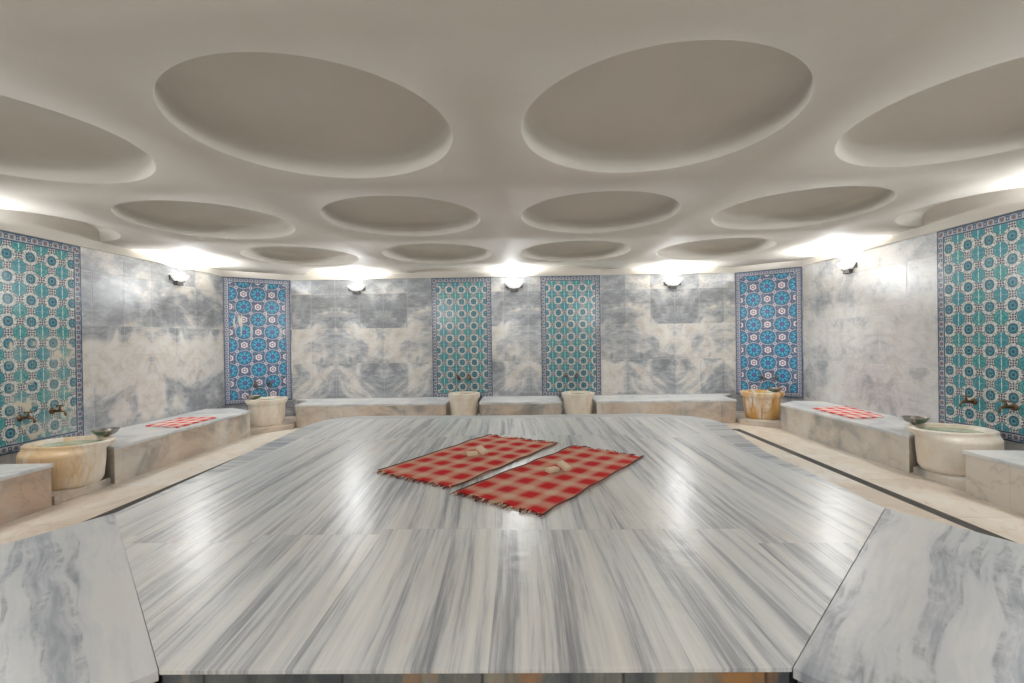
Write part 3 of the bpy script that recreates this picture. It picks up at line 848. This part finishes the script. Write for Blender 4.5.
# ------------------------------------------------------------------ towels
def towel(quad, z, m, label, name='checked_cloth', nx=60, ny=36, fringe=True, wav=.004, hem=True, layers=1):
    """quad: corner points a,b,c,d  (a->b short far end, a->d long side)"""
    a, b, c, d = [Vector((*p, 0)) for p in quad]
    cen = (a+b+c+d)/4
    ex = ((d-a)+(c-b)).normalized(); rz = math.atan2(ex.y, ex.x)
    t = thing(name, (cen.x, cen.y, z), rz, label=label, cat='cloth')
    R = Matrix.Rotation(-rz, 3, 'Z')
    la, lb, lc, ld_ = [R @ (p-cen) for p in (a, b, c, d)]
    rnd = random.Random(int(abs(cen.x*1000)))
    ph = [rnd.uniform(0, 6) for _ in range(6)]
    def P(u, v, dz=0):
        p = (la*(1-u)+ld_*u)*(1-v)+(lb*(1-u)+lc*u)*v
        ed = .006*math.sin(u*23+ph[0])*(abs(v-.5)*2)**4 + 0
        p = p + Vector((0.008*math.sin(v*17+ph[1])*(abs(u-.5)*2)**4, ed, 0))
        w = wav*(1.1+math.sin(u*19+ph[2]+v*3)*.5+math.sin(v*14+ph[3]+u*5)*.4+math.sin(u*43+v*31+ph[4])*.2)
        return Vector((p.x, p.y, w+dz))
    bm = bmesh.new()
    th = .004*layers
    G = [[bm.verts.new(P(i/nx, j/ny, th)) for j in range(ny+1)] for i in range(nx+1)]
    for i in range(nx):
        for j in range(ny): bm.faces.new((G[i][j], G[i+1][j], G[i+1][j+1], G[i][j+1]))
    edge = [G[i][0] for i in range(nx+1)]+[G[nx][j] for j in range(1, ny+1)]+[G[i][ny] for i in range(nx-1, -1, -1)]+[G[0][j] for j in range(ny-1, 0, -1)]
    low = [bm.verts.new((v.co.x, v.co.y, .0006)) for v in edge]
    for i in range(len(edge)):
        k2 = (i+1) % len(edge); bm.faces.new((edge[i], low[i], low[k2], edge[k2]))
    obj('weave', bm, m, t, smooth=True)
    if hem:
        bm = bmesh.new()
        for v in (0, 1): tube(bm, [P(i/40, v, th+.001) for i in range(41)], .005, 6)
        obj('hem', bm, M['hem'], t, smooth=True)
    if fringe:
        for mi, key in ((0, 'fringe'), (1, 'fringe2')):
            bm = bmesh.new()
            for u in (0, 1):
                N = 56
                for q in range(N):
                    if (rnd.random() < .40) != (mi == 1): continue
                    v = (q+.5)/N; p = P(u, v, th*.6)
                    out = (1 if u else -1)
                    ln = rnd.uniform(.022, .062); sk = rnd.uniform(-.018, .018)
                    r = rnd.uniform(.0028, .005)
                    tube(bm, [p, p+Vector((out*ln*.5, sk*.4, .003)), Vector((p.x+out*ln, p.y+sk, .004))], [r, r*1.1, r*.6], 5)
            tag(obj('fringe', bm, M[key], t), kind='stuff')
    return t
towel([(-.348, 4.84), (.333, 4.417), (-.47, 3.142), (-1.10, 3.554)], ZB+.003, M['towel'], 'red checked fringed cloth on the platform, the farther left one of the pair')
towel([(.471, 4.308), (.99, 3.873), (.114, 2.64), (-.43, 3.05)], ZB+.003, M['towel'], 'red checked fringed cloth on the platform, the nearer right one of the pair')
towel([(-4.57, 6.25), (-4.09, 6.22), (-4.09, 5.50), (-4.58, 5.62)], ZB+.001, M['towel2'], 'pale red checked cloth lying on the left wall bench', nx=30, ny=24, fringe=False, layers=2, hem=False)
towel([(4.47, 6.50), (3.93, 6.42), (3.90, 5.55), (4.33, 5.66)], ZB+.001, M['towel2'], 'pale red checked cloth lying on the right wall bench', nx=30, ny=24, fringe=False, layers=2, hem=False)

# soap bars
def soap(loc, rz, tilt, label):
    bm = bmesh.new(); box(bm, -.05, .05, -.033, .033, -.015, .015)
    bmesh.ops.bevel(bm, geom=bm.edges[:], offset=.006, segments=3, affect='EDGES')
    o = obj('soap_bar', bm, M['soap'], loc=loc, smooth=False); o.rotation_euler = (0, tilt, rz); sharp(o, 40)
    tag(o, label, 'soap', 'cream soap bars on the cloths')
zt = ZB+.010
soap((-.425, 3.99, zt+.018), math.radians(20), 0, 'cream soap bar lying flat on the farther left checked cloth')
soap((-.340, 4.00, zt+.044), math.radians(-42), math.radians(24), 'cream soap bar leaning on another, on the farther left checked cloth')
soap((.225, 3.47, zt+.018), math.radians(35), 0, 'cream soap bar lying flat on the nearer right checked cloth')
soap((.312, 3.48, zt+.044), math.radians(-42), math.radians(24), 'cream soap bar leaning on another, on the nearer right checked cloth')

# ------------------------------------------------------------------ world and camera
w = bpy.data.worlds.new('world'); bpy.context.scene.world = w; w.use_nodes = True
w.node_tree.nodes['Background'].inputs[0].default_value = (.8, .8, .8, 1); w.node_tree.nodes['Background'].inputs[1].default_value = .3

cam = bpy.data.cameras.new('camera'); co = bpy.data.objects.new('camera', cam); col.objects.link(co)
f, roll, pitch, yaw = 468.26, -.0149, -.0051, -.0175
cam.sensor_width = 36; cam.lens = f*36/1024; cam.clip_start = .02
def ray(px, py):
    a, c = px-512, py-341.5
    cr, sr = math.cos(roll), math.sin(roll)
    u = cr*a+sr*c; v = -sr*a+cr*c
    x, y2, z2 = u/f, 1, -v/f
    cp, sp = math.cos(pitch), math.sin(pitch)
    y = cp*y2-sp*z2; z = sp*y2+cp*z2
    c, s = math.cos(yaw), math.sin(yaw)
    return Vector((c*x+s*y, -s*x+c*y, z))
fw = ray(512, 341.5).normalized(); rt = (ray(1012, 341.5)-ray(512, 341.5)).normalized(); up = rt.cross(fw)
Mx = Matrix((rt, up, -fw)).transposed().to_4x4()
co.matrix_world = Mx
bpy.context.scene.camera = co
sc_ = bpy.context.scene
sc_.view_settings.view_transform = 'Standard'
sc_.view_settings.look = 'None'
sc_.view_settings.exposure = 0.0
